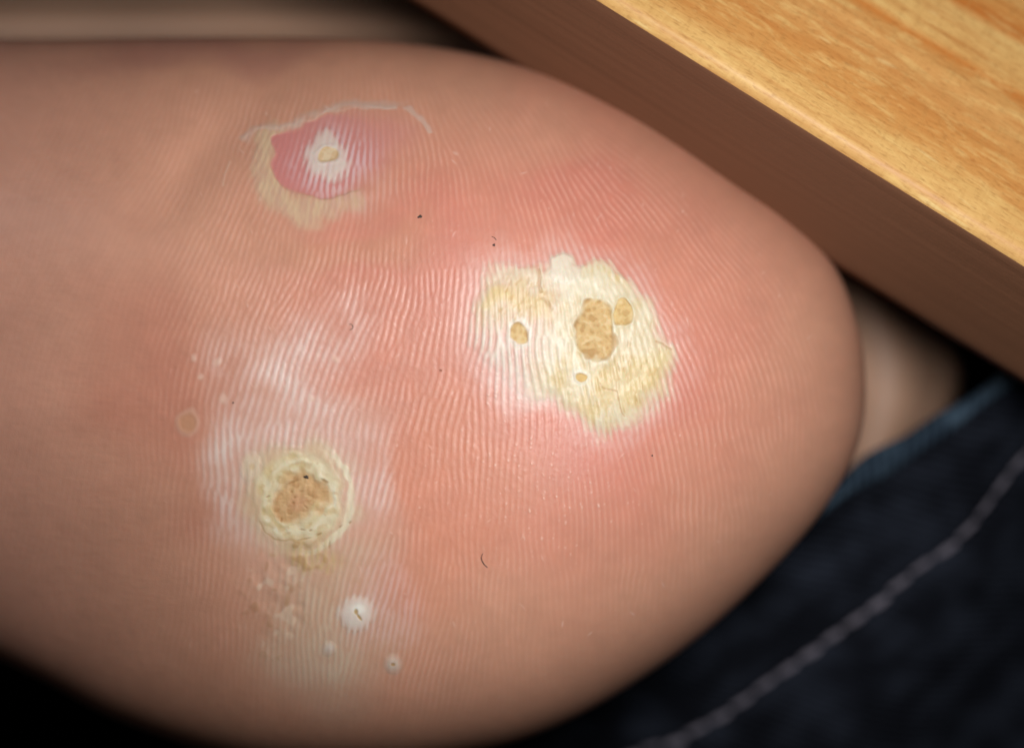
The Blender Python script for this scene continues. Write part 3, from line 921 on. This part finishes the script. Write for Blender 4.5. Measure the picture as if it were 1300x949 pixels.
def add_uv(o, uv):
    l = o.data.uv_layers.new(name='weave')
    vi = np.empty(len(o.data.loops), np.int32); o.data.loops.foreach_get('vertex_index', vi)
    l.data.foreach_set('uv', uv[vi].astype(np.float32).ravel())


ph = np.linspace(0, 2 * math.pi, NPH, endpoint=False)
uo = 0.0012 + np.linspace(0, 1, NAX) ** 1.3 * 0.16
U, P_ = np.meshgrid(uo, ph, indexing='ij')
outer = tube(P_, U); inner = tube(P_[::-1], U[::-1], -0.0012)
TV = np.concatenate([outer, inner], 0)
fl = grid_faces(2 * NAX, NPH, True)
wrap_ = np.stack([(2 * NAX - 1) * NPH + np.arange(NPH), (2 * NAX - 1) * NPH + (np.arange(NPH) + 1) % NPH, (np.arange(NPH) + 1) % NPH, np.arange(NPH)], -1)
trouser = build('trouser_leg', TV.reshape(-1, 3), [fl, wrap_], M_denim)
uvs = np.stack([np.concatenate([P_, P_]) * 0.058, np.concatenate([U, U[::-1]])], -1).reshape(-1, 2)
add_uv(trouser, uvs)
tag(trouser, 'dark blue denim trouser leg behind the heel, hem turned to viewer', 'trousers')
# the worn fold of the hem: a soft roll round the opening
ta = np.linspace(0, 2 * math.pi, 14, endpoint=False)
HV = np.empty((NPH, 14, 3)); HU = np.empty((NPH, 14, 2))
for k, a in enumerate(ta):
    rr = 0.0011 * (1 + 0.35 * np.sin(17 * ph) + 0.25 * np.sin(41 * ph + 1))
    HV[:, k] = tube(ph, 0.0014 + rr * np.cos(a) * 1.1, -0.0006 + 0.0014 * np.sin(a))
    HU[:, k] = np.stack([ph * 0.058, np.full(NPH, 0.0005 * k)], -1)
fh = np.concatenate([grid_faces(NPH, 14, True),
                     np.stack([(NPH - 1) * 14 + np.arange(14), (NPH - 1) * 14 + (np.arange(14) + 1) % 14, (np.arange(14) + 1) % 14, np.arange(14)], -1)], 0)
hem = build('hem_fold', HV.reshape(-1, 3), fh, M_hem, trouser)
add_uv(hem, HU.reshape(-1, 2)); hem['label'] = 'worn light blue fold of the hem'
# the row of stitches along the hem
rs = np.random.default_rng(11)

pitch = 0.0036
arc = 0.0
phis = []
p = math.radians(12)
while p < math.radians(168):
    sp = math.hypot(RW * math.sin(p), RD * math.cos(p))
    phis.append((p, pitch / sp)); p += pitch / sp
for p, dp in phis:
    tt = np.linspace(0.01, 0.98, 9)
    pp = p + dp * tt
    uu = seam_u(pp) + 0.0002 * rs.standard_normal() + 0.0003 * (tt - .5)
    arcv = np.sin(tt * math.pi) ** 0.5
    ring_v = []
    for a in np.linspace(0, 2 * math.pi, 7, endpoint=False):
        ring_v.append(tube(pp, uu + 0.00042 * np.cos(a) * arcv, 0.0002 + (0.00042 * np.sin(a)) * arcv))
    SV = np.stack(ring_v, 1)
    ends = np.stack([SV[0].mean(0), SV[-1].mean(0)])
    q7 = np.arange(7)
    st = build('stitch', np.concatenate([SV.reshape(-1, 3), ends], 0),
               [grid_faces(9, 7, True), np.stack([np.full(7, 63), (q7 + 1) % 7, q7], -1), np.stack([np.full(7, 64), 56 + q7, 56 + (q7 + 1) % 7], -1)], mth, trouser)

# ------------------------------------------------------------------ dark cloth behind everything
NXc, NYc = 90, 70
cx_, cz_ = np.meshgrid(np.linspace(-0.6, 0.6, NXc), np.linspace(-0.5, 0.5, NYc))
cy_ = 0.215 + 0.006 * np.sin(cx_ * 40 + 3 * np.sin(cz_ * 14)) + 0.004 * np.sin(cz_ * 55 + cx_ * 20)
mc, ntc, bc_ = new_mat('black_cloth')
nz_ = node(ntc, 'ShaderNodeTexNoise'); nz_.inputs['Scale'].default_value = 900
crc = node(ntc, 'ShaderNodeValToRGB'); crc.color_ramp.elements[0].color = (0.006, 0.006, 0.008, 1); crc.color_ramp.elements[1].color = (0.014, 0.014, 0.018, 1)
ntc.links.new(nz_.outputs['Fac'], crc.inputs[0]); ntc.links.new(crc.outputs[0], bc_.inputs['Base Color'])
bc_.inputs['Roughness'].default_value = 1.0; bc_.inputs['Specular IOR Level'].default_value = 0.05
backdrop = build('backdrop_cloth', np.stack([cx_, cy_, cz_], -1).reshape(-1, 3), grid_faces(NYc, NXc), mc)
tag(backdrop, 'black cloth in shadow behind the foot', 'cloth', kind='structure')

# ------------------------------------------------------------------ specks and fibres lying on the skin
md, ntd, bd = new_mat('dark_lint')
nd = node(ntd, 'ShaderNodeTexNoise'); nd.inputs['Scale'].default_value = 4000
crd = node(ntd, 'ShaderNodeValToRGB'); crd.color_ramp.elements[0].color = (0.012, 0.010, 0.010, 1); crd.color_ramp.elements[1].color = (0.10, 0.065, 0.05, 1)
ntd.links.new(nd.outputs['Fac'], crd.inputs[0]); ntd.links.new(crd.outputs[0], bd.inputs['Base Color']); bd.inputs['Roughness'].default_value = 0.7


def surf(px, py, up=0.0):
    px = np.atleast_1d(np.asarray(px, float)); py = np.atleast_1d(np.asarray(py, float))
    return pos(px, py, base_depth(px, py) - sample(H, px, py) - up)


def speck(px, py, a, b, rot, label, up=0.04):
    u = np.linspace(0, 2 * math.pi, 14, endpoint=False); v = np.linspace(0.12, math.pi - 0.12, 8)
    vv, uu = np.meshgrid(v, u, indexing='ij')
    lump = 1 + 0.22 * np.sin(3 * uu + px) * np.sin(vv) + 0.15 * np.sin(5 * uu + 2 * vv + py)
    lx, ly, lz = a * np.sin(vv) * np.cos(uu) * lump, b * np.sin(vv) * np.sin(uu) * lump, 0.5 * b * np.cos(vv)
    c, s = math.cos(math.radians(rot)), math.sin(math.radians(rot))
    c0 = surf(px, py, up)[0]
    X = np.stack([(lx * c - ly * s) * K, -lz * K, -(lx * s + ly * c) * K], -1) + c0
    q = np.arange(14)
    o = build('dirt_speck', np.concatenate([X.reshape(-1, 3), X[0].mean(0)[None], X[-1].mean(0)[None]], 0),
              [grid_faces(8, 14, True), np.stack([np.full(14, 112), (q + 1) % 14, q], -1), np.stack([np.full(14, 113), 98 + q, 98 + (q + 1) % 14], -1)], md)
    tag(o, label, 'speck', 'dark specks on the skin')


def fibre(pts, r, label, up=0.05):
    c = spline(pts, 6, False)
    X = surf(c[:, 0], c[:, 1], up)
    n = len(X)
    tn = np.gradient(X, axis=0); tn /= np.linalg.norm(tn, axis=1)[:, None]
    b1 = np.cross(tn, np.array([0, 1.0, 0])); b1 /= np.linalg.norm(b1, axis=1)[:, None]
    b2 = np.cross(tn, b1)
    a = np.linspace(0, 2 * math.pi, 6, endpoint=False)
    tp = (0.35 + 0.65 * np.sin(np.linspace(0.15, 2.6, n)))[:, None, None] * r * K
    T_ = X[:, None] + tp * (np.cos(a)[None, :, None] * b1[:, None] + np.sin(a)[None, :, None] * b2[:, None])
    q = np.arange(6)
    o = build('hair_fibre', np.concatenate([T_.reshape(-1, 3), X[:1], X[-1:]], 0),
              [grid_faces(n, 6, True), np.stack([np.full(6, n * 6), (q + 1) % 6, q], -1), np.stack([np.full(6, n * 6 + 1), (n - 1) * 6 + q, (n - 1) * 6 + (q + 1) % 6], -1)], md)
    tag(o, label, 'hair', 'hair fibres on the skin')


speck(533, 275, 3.2, 1.8, -20, 'small black speck on pink skin below the pink sore')
speck(389, 605, 3.2, 2.0, 15, 'tiny black speck on upper edge of the brown ringed wart core', 0.12)
speck(627, 311, 1.7, 1.7, 0, 'tiny dark dot on pink skin just above the cream plaque')
speck(828, 578, 1.1, 1.1, 0, 'tiny dark dot on pink skin below the cream plaque')
speck(296, 511, 1.0, 1.0, 0, 'tiny dark dot on whitened skin above the ringed wart')
fibre([(613, 702), (611, 708), (614, 715), (619, 720)], 0.6, 'short curved dark hair lying on skin below the cream plaque')
fibre([(443, 411), (447, 412), (448, 416), (444, 419)], 0.4, 'tiny curled dark hair on skin left of the cream plaque')
fibre([(624, 300), (628, 302), (630, 305)], 0.4, 'tiny dark hair just above the dot over the cream plaque')
